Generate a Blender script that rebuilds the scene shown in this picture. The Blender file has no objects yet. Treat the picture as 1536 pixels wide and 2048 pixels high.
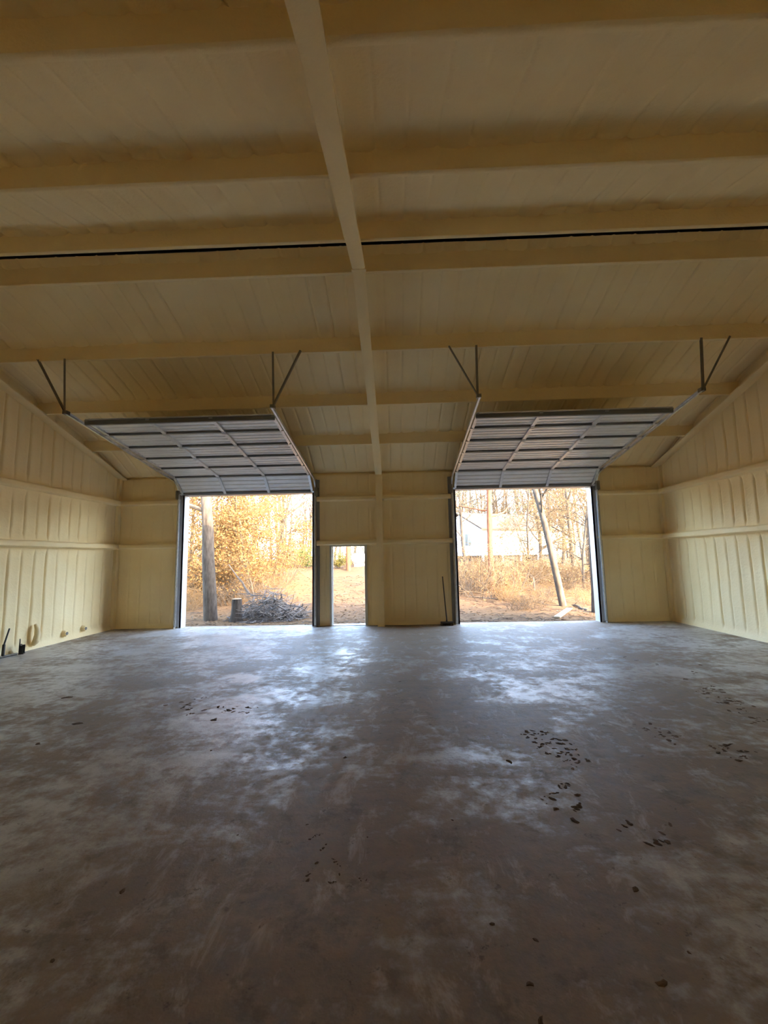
import bpy, math, random
import numpy as np
from mathutils import Vector, Matrix, noise

S = bpy.context.scene
COL = S.collection
R = math.radians
rng = random.Random(7)

# ------------------------------------------------------------------ camera
F_PX, PITCH, YAW, ROLL = 835.941, R(6.247), R(1.599), R(-1.094)
CAM = Vector((0.167, -11.493, 1.797))
_fw = Vector((-math.sin(YAW)*math.cos(PITCH), math.cos(YAW)*math.cos(PITCH), math.sin(PITCH)))
_r = Vector((math.cos(YAW), math.sin(YAW), 0)); _u = _r.cross(_fw)
_r2 = _r*math.cos(ROLL) + _u*math.sin(ROLL); _u2 = -_r*math.sin(ROLL) + _u*math.cos(ROLL)
cd = bpy.data.cameras.new('camera'); cam = bpy.data.objects.new('camera', cd); COL.objects.link(cam)
cd.sensor_fit = 'VERTICAL'; cd.sensor_height = 36; cd.sensor_width = 27
cd.lens = F_PX/2048*36; cd.clip_start = 0.05; cd.clip_end = 500
_m = Matrix((_r2, _u2, -_fw)).transposed().to_4x4(); _m.translation = CAM
cam.matrix_world = _m
S.camera = cam

# ------------------------------------------------------------------ light
SUN_AZ = R(135)                       # clockwise from +Y: behind the camera, to the right
SUN_EL = math.atan(0.56)
w = bpy.data.worlds.new('sky'); S.world = w; w.use_nodes = True
nt = w.node_tree; bg = nt.nodes['Background']
sky = nt.nodes.new('ShaderNodeTexSky'); sky.sky_type = 'NISHITA'; sky.sun_disc = False
sky.sun_elevation = SUN_EL; sky.sun_rotation = SUN_AZ; sky.dust_density = 2.5; sky.air_density = 1.0; sky.ozone_density = 1.0
nt.links.new(sky.outputs[0], bg.inputs[0]); bg.inputs[1].default_value = 1.75
sd = bpy.data.lights.new('sun_offscreen', 'SUN'); so = bpy.data.objects.new('sun_offscreen', sd); COL.objects.link(so)
sd.energy = 7.0; sd.color = (1.0, 0.78, 0.50); sd.angle = R(0.6)
sdir = Vector((math.sin(SUN_AZ)*math.cos(SUN_EL), math.cos(SUN_AZ)*math.cos(SUN_EL), math.sin(SUN_EL)))
so.rotation_euler = sdir.to_track_quat('Z', 'Y').to_euler(); so.location = (20, -25, 20)
S.view_settings.view_transform = 'Standard'; S.view_settings.look = 'None'
S.view_settings.gamma = 1.0; S.view_settings.use_curve_mapping = False
S.view_settings.exposure = 1.76
S.cycles.use_denoising = True
S.cycles.max_bounces = 7; S.cycles.diffuse_bounces = 6; S.cycles.glossy_bounces = 3; S.cycles.transmission_bounces = 3
S.cycles.use_adaptive_sampling = True; S.cycles.adaptive_threshold = 0.08; S.cycles.adaptive_min_samples = 16

# ------------------------------------------------------------------ helpers
def ray(px, py): return (_fw*F_PX + _r2*(px-768) + _u2*(1024-py))
def on_plane(px, py, ax, v):
    d = ray(px, py); return CAM + d*((v-CAM[ax])/d[ax])
def fp(px, py): return on_plane(px, py, 2, 0.0)
def sm(a, b, x):
    t = min(1, max(0, (x-a)/(b-a))); return t*t*(3-2*t)
def gz(x, y):
    z = -0.12
    t = sm(2.5, 24, y)
    z += t*(1.45 + 0.25*sm(-2, -14, x) - 0.25*sm(3, 12, x)*(1-sm(18, 30, y)))
    if y > 1: z += (noise.noise((x*.35, y*.35, 2.1))*0.10 + noise.noise((x*1.3, y*1.3, 5.0))*0.03)*sm(1, 4, y)
    return z
def gp(px, py):                        # where the view ray of a pixel meets the ground outside
    d = ray(px, py).normalized(); p = CAM.copy(); st = .05
    p += d*11.8
    for _ in range(3000):
        p += d*st
        if p.z <= gz(p.x, p.y): break
    return Vector((p.x, p.y, gz(p.x, p.y)))
def at(px, y, py=1111):
    p = on_plane(px, py, 1, y); return p
def onground(px, y):
    x = at(px, y).x; return Vector((x, y, gz(x, y)))

def mk(name, V, F, mat, parent=None, smooth=False, mats=None, midx=None):
    me = bpy.data.meshes.new(name)
    me.from_pydata([tuple(v) for v in V], [], F); me.update()
    for m in (mats or [mat]): me.materials.append(m)
    if midx: me.polygons.foreach_set('material_index', midx)
    if smooth:
        me.polygons.foreach_set('use_smooth', [True]*len(me.polygons)); me.set_sharp_from_angle(angle=R(42))
    return mo(name, me, parent)
def mo(name, me, parent=None, loc=None, mw=None):
    o = bpy.data.objects.new(name, me); COL.objects.link(o)
    if parent: o.parent = parent
    if loc is not None: o.location = loc
    if mw is not None: o.matrix_local = mw
    return o
def empty(name, loc=(0,0,0), rz=0):
    o = bpy.data.objects.new(name, None); COL.objects.link(o); o.location = loc; o.rotation_euler = (0,0,rz)
    o.empty_display_size = .1
    return o
def tag(o, label, cat, group=None, kind=None):
    o['label'] = label; o['category'] = cat
    if group: o['group'] = group
    if kind: o['kind'] = kind
    return o
def struct(o, label, cat): return tag(o, label, cat, kind='structure')
def copy_tree(o, parent=None):
    c = o.copy(); COL.objects.link(c); c.parent = parent
    for ch in list(o.children): copy_tree(ch, c)
    return c

class MB:
    def __init__(s): s.V = []; s.F = []
    def box(s, x0, x1, y0, y1, z0, z1, M=None):
        b = len(s.V)
        P = [(x0,y0,z0),(x1,y0,z0),(x1,y1,z0),(x0,y1,z0),(x0,y0,z1),(x1,y0,z1),(x1,y1,z1),(x0,y1,z1)]
        s.V += [tuple(M@Vector(p)) if M else p for p in P]
        s.F += [(b,b+3,b+2,b+1),(b+4,b+5,b+6,b+7),(b,b+1,b+5,b+4),(b+1,b+2,b+6,b+5),(b+2,b+3,b+7,b+6),(b+3,b,b+4,b+7)]
        return s
    def bbox(s, x0, x1, y0, y1, z0, z1, c=.006, M=None):     # box with chamfered edges (along x section)
        prof = [(y0+c,z0),(y1-c,z0),(y1,z0+c),(y1,z1-c),(y1-c,z1),(y0+c,z1),(y0,z1-c),(y0,z0+c)]
        return s.prism([(x0,*p) for p in prof],[(x1,*p) for p in prof],M)
    def prism(s, A, B, M=None):
        b = len(s.V); n = len(A)
        s.V += [tuple(M@Vector(p)) if M else tuple(p) for p in list(A)+list(B)]
        s.F += [tuple(b+i for i in range(n))[::-1], tuple(b+n+i for i in range(n))]
        for i in range(n):
            j = (i+1) % n; s.F.append((b+i, b+j, b+n+j, b+n+i))
        return s
    def tube(s, P, rad, n=6, cap=True):
        P = [Vector(p) for p in P]; b0 = len(s.V)
        if not hasattr(rad, '__len__'): rad = [rad]*len(P)
        ref = None
        for i, p in enumerate(P):
            d = (P[min(i+1,len(P)-1)] - P[max(i-1,0)]).normalized()
            if ref is None: ref = d.orthogonal().normalized()
            a = (ref - d*ref.dot(d))
            a = a.normalized() if a.length > 1e-5 else d.orthogonal().normalized()
            ref = a; c = d.cross(a)
            for k in range(n):
                t = 2*math.pi*k/n; s.V.append(tuple(p + (a*math.cos(t) + c*math.sin(t))*rad[i]))
        for i in range(len(P)-1):
            for k in range(n):
                k2 = (k+1) % n; b = b0+i*n
                s.F.append((b+k, b+k2, b+n+k2, b+n+k))
        if cap:
            s.F.append(tuple(b0+k for k in range(n))[::-1]); b = b0+(len(P)-1)*n; s.F.append(tuple(b+k for k in range(n)))
        return s
    def sweep(s, prof, X, jit=0, seed=0):                      # profile (y,z) swept along x, foam-rough
        b0 = len(s.V); n = len(prof)
        for i, x in enumerate(X):
            for k, (y, z) in enumerate(prof):
                j = jit*noise.noise((x*2.2+seed, y*4+seed*1.7, z*4)) + .5*jit*noise.noise((x*7+seed, y*9, z*9))
                s.V.append((x, y+j, z+j*.8))
        for i in range(len(X)-1):
            for k in range(n):
                k2 = (k+1) % n; b = b0+i*n
                s.F.append((b+k, b+k2, b+n+k2, b+n+k))
        s.F.append(tuple(b0+k for k in range(n))[::-1]); b = b0+(len(X)-1)*n; s.F.append(tuple(b+k for k in range(n)))
        return s
    def flipz(s):
        s.V = [(a, b, -c) for a, b, c in s.V]; s.F = [f[::-1] for f in s.F]; return s
    def build(s, name, mat, parent=None, smooth=False): return mk(name, s.V, s.F, mat, parent, smooth)

# ------------------------------------------------------------------ materials
def newmat(name):
    m = bpy.data.materials.new(name); m.use_nodes = True
    return m, m.node_tree, m.node_tree.nodes['Principled BSDF']
def lk(t, a, b): t.links.new(a, b)
def tex(t, scale, detail=4, rough=.55, vec=None, dist=0):
    n = t.nodes.new('ShaderNodeTexNoise'); n.inputs['Scale'].default_value = scale
    n.inputs['Detail'].default_value = detail; n.inputs['Roughness'].default_value = rough; n.inputs['Distortion'].default_value = dist
    if vec: lk(t, vec, n.inputs['Vector'])
    return n.outputs['Fac']
def ramp(t, f, stops):
    n = t.nodes.new('ShaderNodeValToRGB'); e = n.color_ramp.elements
    while len(e) < len(stops): e.new(.5)
    for el, (p, c) in zip(e, stops):
        el.position = p; el.color = (*c, 1) if len(c) == 3 else c
    lk(t, f, n.inputs[0]); return n.outputs[0]
def mix(t, f, a, b, mode='MIX'):
    n = t.nodes.new('ShaderNodeMix'); n.data_type = 'RGBA'; n.blend_type = mode
    for i, v in ((0, f), (6, a), (7, b)):
        if isinstance(v, (int, float)): n.inputs[i].default_value = v
        elif isinstance(v, tuple): n.inputs[i].default_value = (*v, 1)
        else: lk(t, v, n.inputs[i])
    return n.outputs[2]
def mth(t, op, a, b=None, clamp=False):
    n = t.nodes.new('ShaderNodeMath'); n.operation = op; n.use_clamp = clamp
    for i, v in ((0, a), (1, b)):
        if v is None: continue
        if isinstance(v, (int, float)): n.inputs[i].default_value = v
        else: lk(t, v, n.inputs[i])
    return n.outputs[0]
def bump(t, bs, h, strength, dist=.01):
    n = t.nodes.new('ShaderNodeBump'); n.inputs['Strength'].default_value = strength; n.inputs['Distance'].default_value = dist
    lk(t, h, n.inputs['Height']); lk(t, n.outputs[0], bs.inputs['Normal']); return n
def obco(t): return t.nodes.new('ShaderNodeTexCoord').outputs['Object']
def mapping(t, vec, scale):
    n = t.nodes.new('ShaderNodeMapping'); n.inputs['Scale'].default_value = scale; lk(t, vec, n.inputs[0]); return n.outputs[0]
def simple(name, col, rough=.6, metal=0, var=.12, scale=8, bstr=0, bscale=40, stretch=None):
    m, t, b = newmat(name); co = obco(t)
    if stretch: co = mapping(t, co, stretch)
    f = tex(t, scale, 5, .6, co)
    lo = tuple(c*(1-var) for c in col); hi = tuple(min(1, c*(1+var)) for c in col)
    lk(t, ramp(t, f, [(.3, lo), (.7, hi)]), b.inputs['Base Color'])
    b.inputs['Roughness'].default_value = rough; b.inputs['Metallic'].default_value = metal
    if bstr: bump(t, b, tex(t, bscale, 4, .6, co), bstr)
    return m

def plain(name, col, rough=.85):
    m, t, b = newmat(name); b.inputs['Base Color'].default_value = (*col, 1); b.inputs['Roughness'].default_value = rough; return m
def foam_mat():
    m, t, b = newmat('spray_foam'); co = obco(t)
    f1 = tex(t, 1.1, 3, .6, co)
    lk(t, ramp(t, f1, [(.25, (.865, .68, .355)), (.75, (.92, .765, .455))]), b.inputs['Base Color']); b.inputs['Roughness'].default_value = .65
    bump(t, b, tex(t, 22, 3, .6, co), .5, .012)
    return m
FOAM = foam_mat()

def floor_mat():
    m, t, b = newmat('dirty_concrete'); co = obco(t)
    sep = t.nodes.new('ShaderNodeSeparateXYZ'); lk(t, co, sep.inputs[0]); X, Y = sep.outputs[0], sep.outputs[1]
    n_big = tex(t, .33, 3, .6, co); n_mid = tex(t, 1.3, 4, .65, co); n_fine = tex(t, 7, 4, .7, co)
    conc = ramp(t, n_mid, [(.25, (.33, .31, .28)), (.5, (.44, .42, .385)), (.78, (.56, .54, .51))])
    # mud tracked in along the middle of the slab, blotchy
    def st(f, a, b_): return ramp(t, f, [(a, (0,0,0)), (b_, (1,1,1))])
    cx = mth(t, 'ABSOLUTE', mth(t, 'SUBTRACT', X, .3)); band = mth(t, 'SUBTRACT', 1.0, mth(t, 'MULTIPLY', cx, .14), True)
    loc = mth(t, 'MULTIPLY', band, .55)
    strk = tex(t, 1.0, 4, .7, mapping(t, co, (.55, 1.6, 1)), .8)
    s = mth(t, 'ADD', mth(t, 'MULTIPLY', n_big, .5), mth(t, 'ADD', mth(t, 'MULTIPLY', n_mid, .3), mth(t, 'MULTIPLY', strk, .2)))
    s = mth(t, 'ADD', s, mth(t, 'MULTIPLY', loc, .24))
    s = mth(t, 'ADD', s, mth(t, 'MULTIPLY', mth(t, 'SUBTRACT', n_fine, .5), .30))
    mud = st(s, .50, .60)
    mudc = ramp(t, n_fine, [(.34, (.095, .060, .030)), (.5, (.165, .108, .058)), (.66, (.26, .18, .105))])
    c = mix(t, mth(t, 'MULTIPLY', mud, .82), conc, mudc)
    # brown film, dried pale slurry in wisps, damp patches, dark crumbs
    fl = mth(t, 'ADD', mth(t, 'MULTIPLY', strk, .6), mth(t, 'MULTIPLY', n_fine, .4))
    c = mix(t, mth(t, 'MULTIPLY', st(fl, .44, .58), .6), c, (.19, .128, .075))
    n_wsp = tex(t, 2.6, 5, .75, mapping(t, co, (1.3, .7, 1)), .5)
    c = mix(t, mth(t, 'MULTIPLY', st(n_wsp, .55, .66), .42), c, (.52, .48, .42))
    n_dmp = tex(t, 3.4, 5, .72, co)
    c = mix(t, mth(t, 'MULTIPLY', st(n_dmp, .56, .64), .5), c, (.10, .068, .036))
    c = mix(t, mth(t, 'MULTIPLY', st(tex(t, 8.5, 4, .8, co), .62, .68), .7), c, (.075, .048, .028))
    # pale swept arcs of dried slurry
    P = fp(455, 1420)
    vm = t.nodes.new('ShaderNodeVectorMath'); vm.operation = 'DISTANCE'; lk(t, mapping(t, co, (1, .75, 1)), vm.inputs[0]); vm.inputs[1].default_value = (P.x, P.y*.75, 0)
    dd = mth(t, 'ADD', vm.outputs['Value'], mth(t, 'MULTIPLY', mth(t, 'SUBTRACT', n_mid, .5), 1.0))
    ring = None
    for rr, ww in ((.42, .12), (.95, .14)):
        g = mth(t, 'SUBTRACT', 1.0, mth(t, 'DIVIDE', mth(t, 'ABSOLUTE', mth(t, 'SUBTRACT', dd, rr)), ww), True)
        ring = g if ring is None else mth(t, 'MAXIMUM', ring, g)
    msk = mth(t, 'MULTIPLY', st(tex(t, 1.1, 4, .6, co), .44, .56), st(n_fine, .40, .6))
    c = mix(t, mth(t, 'MULTIPLY', mth(t, 'MULTIPLY', ring, msk), .6), c, (.62, .60, .55))
    lk(t, c, b.inputs['Base Color'])
    ro = mth(t, 'ADD', mth(t, 'MULTIPLY', mud, .25), mth(t, 'ADD', mth(t, 'MULTIPLY', n_fine, .25), .24))
    lk(t, ro, b.inputs['Roughness']); b.inputs['Specular IOR Level'].default_value = .42
    h = mth(t, 'ADD', mth(t, 'MULTIPLY', n_mid, .6), mth(t, 'MULTIPLY', n_fine, .6))
    bump(t, b, h, .45, .022)
    return m
FLOORM = floor_mat()

def doorskin():
    m, t, b = newmat('grey_door_steel'); co = obco(t)
    lk(t, ramp(t, tex(t, 3, 4, .6, co), [(.3, (.70, .70, .70)), (.7, (.80, .80, .80))]), b.inputs['Base Color'])
    b.inputs['Roughness'].default_value = .38; b.inputs['Metallic'].default_value = .2
    return m
DOORM = doorskin()
GALV = simple('galvanised_steel', (.62, .63, .64), .34, .85, .18, 12)
ROD = simple('dark_angle_steel', (.20, .19, .17), .5, .6, .2, 10)
PALEF = plain('pale_door_frame', (.55, .53, .47), .5)
ANGM = plain('dull_angle_steel', (.30, .29, .27), .6)
RAILM = plain('dark_rail_steel', (.15, .15, .145), .5)
HANG = plain('brown_hanger_steel', (.20, .165, .11), .6)
STILE = simple('white_stile_steel', (.66, .67, .68), .35, .3, .06, 6)
WHITEM = simple('white_trim_steel', (.46, .46, .46), .4, .1, .04, 4)
SHEET = simple('outer_wall_sheet', (.62, .60, .55), .45, .2, .04, 3)
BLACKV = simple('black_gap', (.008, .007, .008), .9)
BLACKP = simple('black_plastic', (.018, .018, .018), .45)
RUBBER = simple('black_rubber', (.02, .02, .02), .7)
BRIST = simple('bristles', (.05, .04, .03), .9, 0, .4, 60)
HANDLE = simple('dark_handle', (.05, .035, .025), .5, 0, .3, 20)
CLOD = simple('mud_clod', (.11, .072, .045), .95, 0, .35, 18)
LITTERD = simple('dry_leaf_dark', (.13, .075, .04), .8, 0, .3, 5)
BARKG = simple('bark_grey', (.062, .049, .037), .9, 0, .45, 14, .9, 25, (1, 1, .25))
BARKD = simple('bark_dark', (.05, .04, .032), .9, 0, .45, 14, .9, 22, (1, 1, .25))
BARKP = simple('bark_pine', (.14, .056, .03), .9, 0, .4, 9, .9, 18, (1, 1, .35))
TWIGT = plain('twig_tan', (.115, .075, .04))
TWIGG = plain('twig_grey', (.075, .058, .043))
TWIGR = plain('brush_stick_grey', (.125, .11, .097))
CUTW = simple('cut_wood', (.38, .25, .14), .8, 0, .25, 16)
PLANKM = simple('pale_plank', (.36, .28, .18), .75, 0, .15, 10, .2, 30, (1, .1, 1))
HSID = simple('white_siding', (.48, .48, .48), .6, 0, .04, 3)
HROOF = simple('brown_shingle', (.06, .045, .035), .85, 0, .25, 20)
HGLASS = simple('dark_window_glass', (.03, .04, .05), .08)
SKIRT = simple('dark_skirting', (.03, .03, .03), .8)
TANKM = simple('white_tank', (.48, .48, .48), .4, 0, .04, 4)
def leafm(name, cols, tr=.35):
    m, t, b = newmat(name); g = t.nodes.new('ShaderNodeNewGeometry')
    f = g.outputs['Random Per Island']
    c = ramp(t, f, [(i/(len(cols)-1), k) for i, k in enumerate(cols)])
    lk(t, c, b.inputs['Base Color']); b.inputs['Roughness'].default_value = .65
    tb = t.nodes.new('ShaderNodeBsdfTranslucent'); lk(t, c, tb.inputs[0])
    ms = t.nodes.new('ShaderNodeMixShader'); ms.inputs[0].default_value = tr
    lk(t, b.outputs[0], ms.inputs[1]); lk(t, tb.outputs[0], ms.inputs[2]); lk(t, ms.outputs[0], t.nodes['Material Output'].inputs[0])
    return m
LEAFO = leafm('dry_oak_leaf', [(.15, .08, .026), (.19, .115, .04), (.125, .06, .022), (.21, .14, .058)])
LEAFP = leafm('pale_dry_leaf', [(.13, .092, .043), (.105, .066, .03), (.155, .115, .06)])
LEAFG = leafm('evergreen_leaf', [(.06, .09, .022), (.09, .12, .03), (.13, .14, .035)])
LEAFY = leafm('yellow_green_leaf', [(.16, .13, .03), (.20, .15, .04), (.13, .13, .03)])
LEAFD = leafm('dark_leaf', [(.07, .085, .05), (.10, .10, .06), (.14, .12, .07)])
LITTER = leafm('leaf_litter', [(.11, .062, .03), (.08, .044, .022), (.15, .10, .055), (.06, .036, .022)], .15)
def soil():
    m, t, b = newmat('leafy_red_soil'); co = obco(t)
    n1 = tex(t, .25, 5, .6, co); n2 = tex(t, 3.5, 6, .7, co, .5); n3 = tex(t, 25, 4, .7, co)
    c = ramp(t, n2, [(.25, (.045, .026, .014)), (.5, (.085, .05, .026)), (.75, (.125, .083, .043))])
    c = mix(t, ramp(t, n1, [(.42, (0,0,0)), (.6, (1,1,1))]), c, mix(t, n3, (.085, .042, .02), (.14, .088, .04)))
    lk(t, c, b.inputs['Base Color']); b.inputs['Roughness'].default_value = .95
    bump(t, b, mth(t, 'ADD', n2, mth(t, 'MULTIPLY', n3, .5)), .8, .06)
    return m
SOIL = soil()

for mt_ in (BARKG, BARKD, BARKP, TWIGT, TWIGG, TWIGR, CUTW, PLANKM, HSID, HROOF, SKIRT, LEAFO, LEAFP, LEAFG, LEAFY, LEAFD, LITTER, SOIL, CLOD, BRIST):
    mt_.node_tree.nodes['Principled BSDF'].inputs['Specular IOR Level'].default_value = .06     # matt, weathered surfaces
# ------------------------------------------------------------------ building dimensions (m)
XL, XR, YB = -7.658, 7.425, -12.088
EAVE, SL, RID = 4.118, 0.3333, 6.044          # plane of the purlin undersides
PD = 0.30                                      # purlin depth: deck lies above that plane
G1, G2 = 2.232, 3.447
OPEN = [(-5.759, -2.130, 3.648), (-1.617, -0.687, 2.140), (1.810, 5.528, 3.648)]
def pz(y):                                     # purlin underside height at depth y
    return EAVE + SL*(RID - abs(-y - RID))
DK = PD                                        # vertical offset to the deck

# foam skin laid over ribbed sheet: grid with grooves at every rib
PER = 0.3048
def usamples(u0, u1, ph=0.0):
    us = {round(u0, 4), round(u1, 4)}
    k = math.floor((u0-ph)/PER)-1
    while ph + k*PER < u1 + PER:
        c = ph + k*PER
        for d in (-.075, -.045, -.026, -.012, 0, .012, .026, .045, .075, .152):
            if u0 < c+d < u1: us.add(round(c+d, 4))
        k += 1
    return sorted(us)
def linsp(a, b, step):
    n = max(1, int(math.ceil((b-a)/step))); return [a+(b-a)*i/n for i in range(n+1)]
def groove(u, ph):
    k = math.floor((u-ph)/PER + .5); d = u-ph-k*PER
    return d, k
def foam_h(u, v, ph, seed, amp=1.0):
    d, k = groove(u, ph)
    a = .45 + .75*max(0, noise.noise((k*1.37+seed, v*.25, seed)) + .35)
    wob = .010*noise.noise((k*3.1, v*1.5, seed+4))
    h = -.030*a*math.exp(-((d-wob)/.017)**2) + .010*a*math.exp(-((abs(d-wob)-.05)/.03)**2)
    return h*amp + .010*noise.noise((u*1.6, v*1.6, seed)) + .005*noise.noise((u*6, v*6, seed+3))
def grid(us, vs, fn, skip=None):
    V, F = [], []
    nv = len(vs)
    for u in us:
        for v in vs: V.append(fn(u, v))
    for i in range(len(us)-1):
        for j in range(nv-1):
            if skip and skip((us[i]+us[i+1])/2, (vs[j]+vs[j+1])/2): continue
            a = i*nv+j; F.append((a, a+nv, a+nv+1, a+1))
    return V, F

# ------------------------------------------------------------------ floor
fl = MB().box(XL-.2, XR+.2, YB-.2, .22, -.15, 0)
floor = fl.build('floor', FLOORM); struct(floor, 'bare grey concrete floor with reddish mud smears and a dull shine', 'floor')

# ------------------------------------------------------------------ end walls (gables)
def gable(name, x, sgn, label, lumps):
    # sgn=+1: wall on the left, inner face towards +x
    ph = .10
    us = usamples(YB, 0, ph)
    vs = [0, .04, .09, .14] + linsp(.2, G1-.12, .14) + [G1-.06, G1, G1+.06] + linsp(G1+.12, G2-.12, .12) + [G2-.06, G2, G2+.06] + linsp(G2+.12, 6.6, .16)
    def f(u, v):
        top = pz(u)+DK+.03
        vv = min(v, top)
        near = min(abs(vv-G1), abs(vv-G2))
        amp = sm(.07, .22, near)*sm(.10, .22, vv)*sm(.0, .35, top-vv)
        h = foam_h(u, vv, ph, 11+x, amp) + .045*math.exp(-(near/.09)**2) + .05*math.exp(-(vv/.07)**2) + .03*math.exp(-((top-vv)/.1)**2)
        for (ly, lz, lw, lh, lp) in lumps:
            h += lp*math.exp(-((u-ly)/lw)**4-((vv-lz)/lh)**4)
        return (x+sgn*h, u, vv)
    V, F = grid(us, vs, f)
    wll = mk(name, V, F, FOAM, None, True); struct(wll, label, 'wall')
    m = MB(); o0, o1 = sorted((x-sgn*.05, x-sgn*.2))
    prof = [(YB-.2, -.15), (.2, -.15), (.2, pz(0)+DK), (-RID, pz(-RID)+DK+.05), (YB-.2, pz(YB)+DK)]
    m.prism([(o0, *p) for p in prof], [(o1, *p) for p in prof]).build('outer_sheet', SHEET, wll)
    for z in (G1, G2):
        g = MB(); M = Matrix.Rotation(math.pi/2, 4, 'Z')
        pr = [(0, -.075), (.13, -.07), (.165, -.045), (.17, .03), (.15, .06), (.10, .075), (0, .07)]
        g.sweep([(a, b) for a, b in pr], linsp(0, -YB, .2), .012, z+x)
        V2 = [(x+sgn*p[1], -p[0], z+p[2]) for p in g.V]
        mk('girt', V2, g.F, FOAM, wll, True)
    return wll
lumpsL = []
wl = gable('wall_left', XL, 1, 'foam-sprayed ribbed end wall with pipe stubs near the floor', lumpsL)
wr = gable('wall_right', XR, -1, 'foam-sprayed ribbed end wall with nothing standing against it', [])
# foam-covered stubs low on the left wall
p = on_plane(68, 1265, 0, XL+.04)
m = MB(); m.tube([(p.x, p.y, .10), (p.x+.05, p.y, .16), (p.x+.075, p.y+.005, .3), (p.x+.07, p.y-.005, .44), (p.x+.02, p.y, .52)], [.045, .062, .055, .05, .03], 10)
m.build('conduit_stub', FOAM, wl, True)
for px, py in ((130, 1267), (168, 1257)):
    p = on_plane(px, py, 0, XL+.04)
    m = MB(); m.tube([(XL-.02, p.y, p.z), (XL+.06, p.y, p.z), (XL+.085, p.y, p.z)], [.075, .068, .05], 14); pp = m.build('pipe_stub', FOAM, wl, True)
    m = MB(); m.tube([(XL+.07, p.y, p.z), (XL+.093, p.y, p.z)], .036, 12); m.build('pipe_end', ROD, pp)

# ------------------------------------------------------------------ front wall with its openings, back wall
def eavewall(name, y, sgn, openings, label):
    ph = .05
    us = set(usamples(XL, XR, ph))
    vs = set([0, .04, .09, .14] + linsp(.2, G1-.12, .16) + [G1-.06, G1, G1+.06] + linsp(G1+.12, G2-.12, .16) + [G2-.06, G2, G2+.06] + linsp(G2+.12, EAVE+DK+.02, .12) + [EAVE+.02, EAVE+.04])
    for a, b, h in openings:
        us |= {a, b}; vs |= {h}
    us = sorted(us); vs = sorted(vs)
    def f(u, v):
        near = min(abs(v-G1), abs(v-G2)); amp = sm(.07, .22, near)*sm(.1, .22, v)*.32
        e = 9
        for a, b, h in openings:
            dx = max(a-u, u-b, 0); dz = max(v-h, 0); e = min(e, math.hypot(dx, dz))
        amp *= sm(0, .12, e)
        hh = foam_h(u, v, ph, 31+y, amp) + .04*math.exp(-(near/.09)**2)*sm(.0, .1, e) + .035*math.exp(-(v/.06)**2)
        hh = hh*sm(-.01, .06, e)
        if v > EAVE+.03: hh = -.12                      # open pocket behind the eave strut
        return (u, y+sgn*hh, v)
    V, F = grid(us, vs, f, lambda u, v: any(a < u < b and v < h for a, b, h in openings))
    o = mk(name, V, F if sgn > 0 else [q[::-1] for q in F], FOAM, None, True); struct(o, label, 'wall')
    m = MB(); y0, y1 = sorted((y-sgn*.14, y-sgn*.2)); xs = [XL-.2] + [q for a, b, h in openings for q in (a, b)] + [XR+.2]
    for i in range(0, len(xs), 2): m.box(xs[i], xs[i+1], y0, y1, -.15, EAVE+DK)
    for a, b, h in openings: m.box(a, b, y0, y1, h, EAVE+DK)
    m.build('outer_sheet', SHEET, o)
    # girts between the openings
    for z in (G1, G2):
        segs = []; x0 = XL
        for a, b, h in openings:
            if h > z: segs.append((x0, a-.12)); x0 = b+.12
        segs.append((x0, XR))
        for a, b in segs:
            g = MB(); pr = [(0, -.07), (.11, -.065), (.14, -.04), (.145, .03), (.13, .055), (.09, .07), (0, .065)]
            g.sweep(pr, linsp(a, b, .2), .010, z+a)
            mk('girt', [(q[0], y+sgn*q[1], z+q[2]) for q in g.V], g.F, FOAM, o, True)
    return o
wf = eavewall('wall_front', 0, -1, OPEN, 'foam-sprayed wall pierced by two overhead doors and a walk door')
wb = eavewall('wall_back', YB, 1, [], 'closed foam-sprayed wall opposite the overhead doors')

# ------------------------------------------------------------------ ceiling: two foam-sprayed slopes meeting at the ridge
PUR = [1.415, 2.825, 4.26, 5.70, RID+.27, RID+1.70, RID+3.13, RID+4.60]
ph = .05
us = usamples(XL, XR, ph)
SLA, SLB = RID-.212, RID-.10
vset = set(linsp(0, SLA, .2)) | set(linsp(SLB, RID, .05)) | set(linsp(RID, -YB, .2)) | {0.0}
for q in PUR + [0.0, -YB]:
    for d in (-.16, -.11, -.07, -.035, 0, .035, .07, .11, .16):
        if 0 <= q+d <= -YB: vset.add(round(q+d, 4))
vset = sorted(v for v in vset if not (SLA < v < SLB))
def cf(u, v):
    near = min(abs(v-q) for q in PUR + [0, -YB])
    nn = min(PUR + [0, -YB], key=lambda q: abs(v-q))
    fil = (.012 if nn in (0, -YB) else .065 if not RID-.3 < v < RID+.1 else .02)*math.exp(-(near/.075)**2)*(1+.35*noise.noise((u*1.1, nn, 2)))
    d, k = groove(u, ph)
    notch = -.5*fil*math.exp(-(d/.03)**2)
    far = (.8 if v < 4.26 else .5) if v < RID else .35
    sag = .02*noise.noise((u*.45, v*.5, 8.8)) if v > RID else .008*noise.noise((u*.45, v*.5, 8.8))
    h = foam_h(u, v, ph, 57, far*sm(.02, .2, near)) + fil + notch + sag
    yy_ = .14 if v == 0 else YB-.14 if v == -YB else -v
    drop = .21*(1-sm(0, 1.3, min(v, -YB-v)))            # foam thickens towards the eaves
    return (u, yy_, pz(-v)+DK-drop-h)
V, F = grid(us, vset, cf, lambda u, v: SLA < v < SLB)
ceil = mk('ceiling', V, F, FOAM, None, True); struct(ceil, 'yellowish spray-foamed pitched ceiling with cross purlins', 'ceiling')
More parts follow.
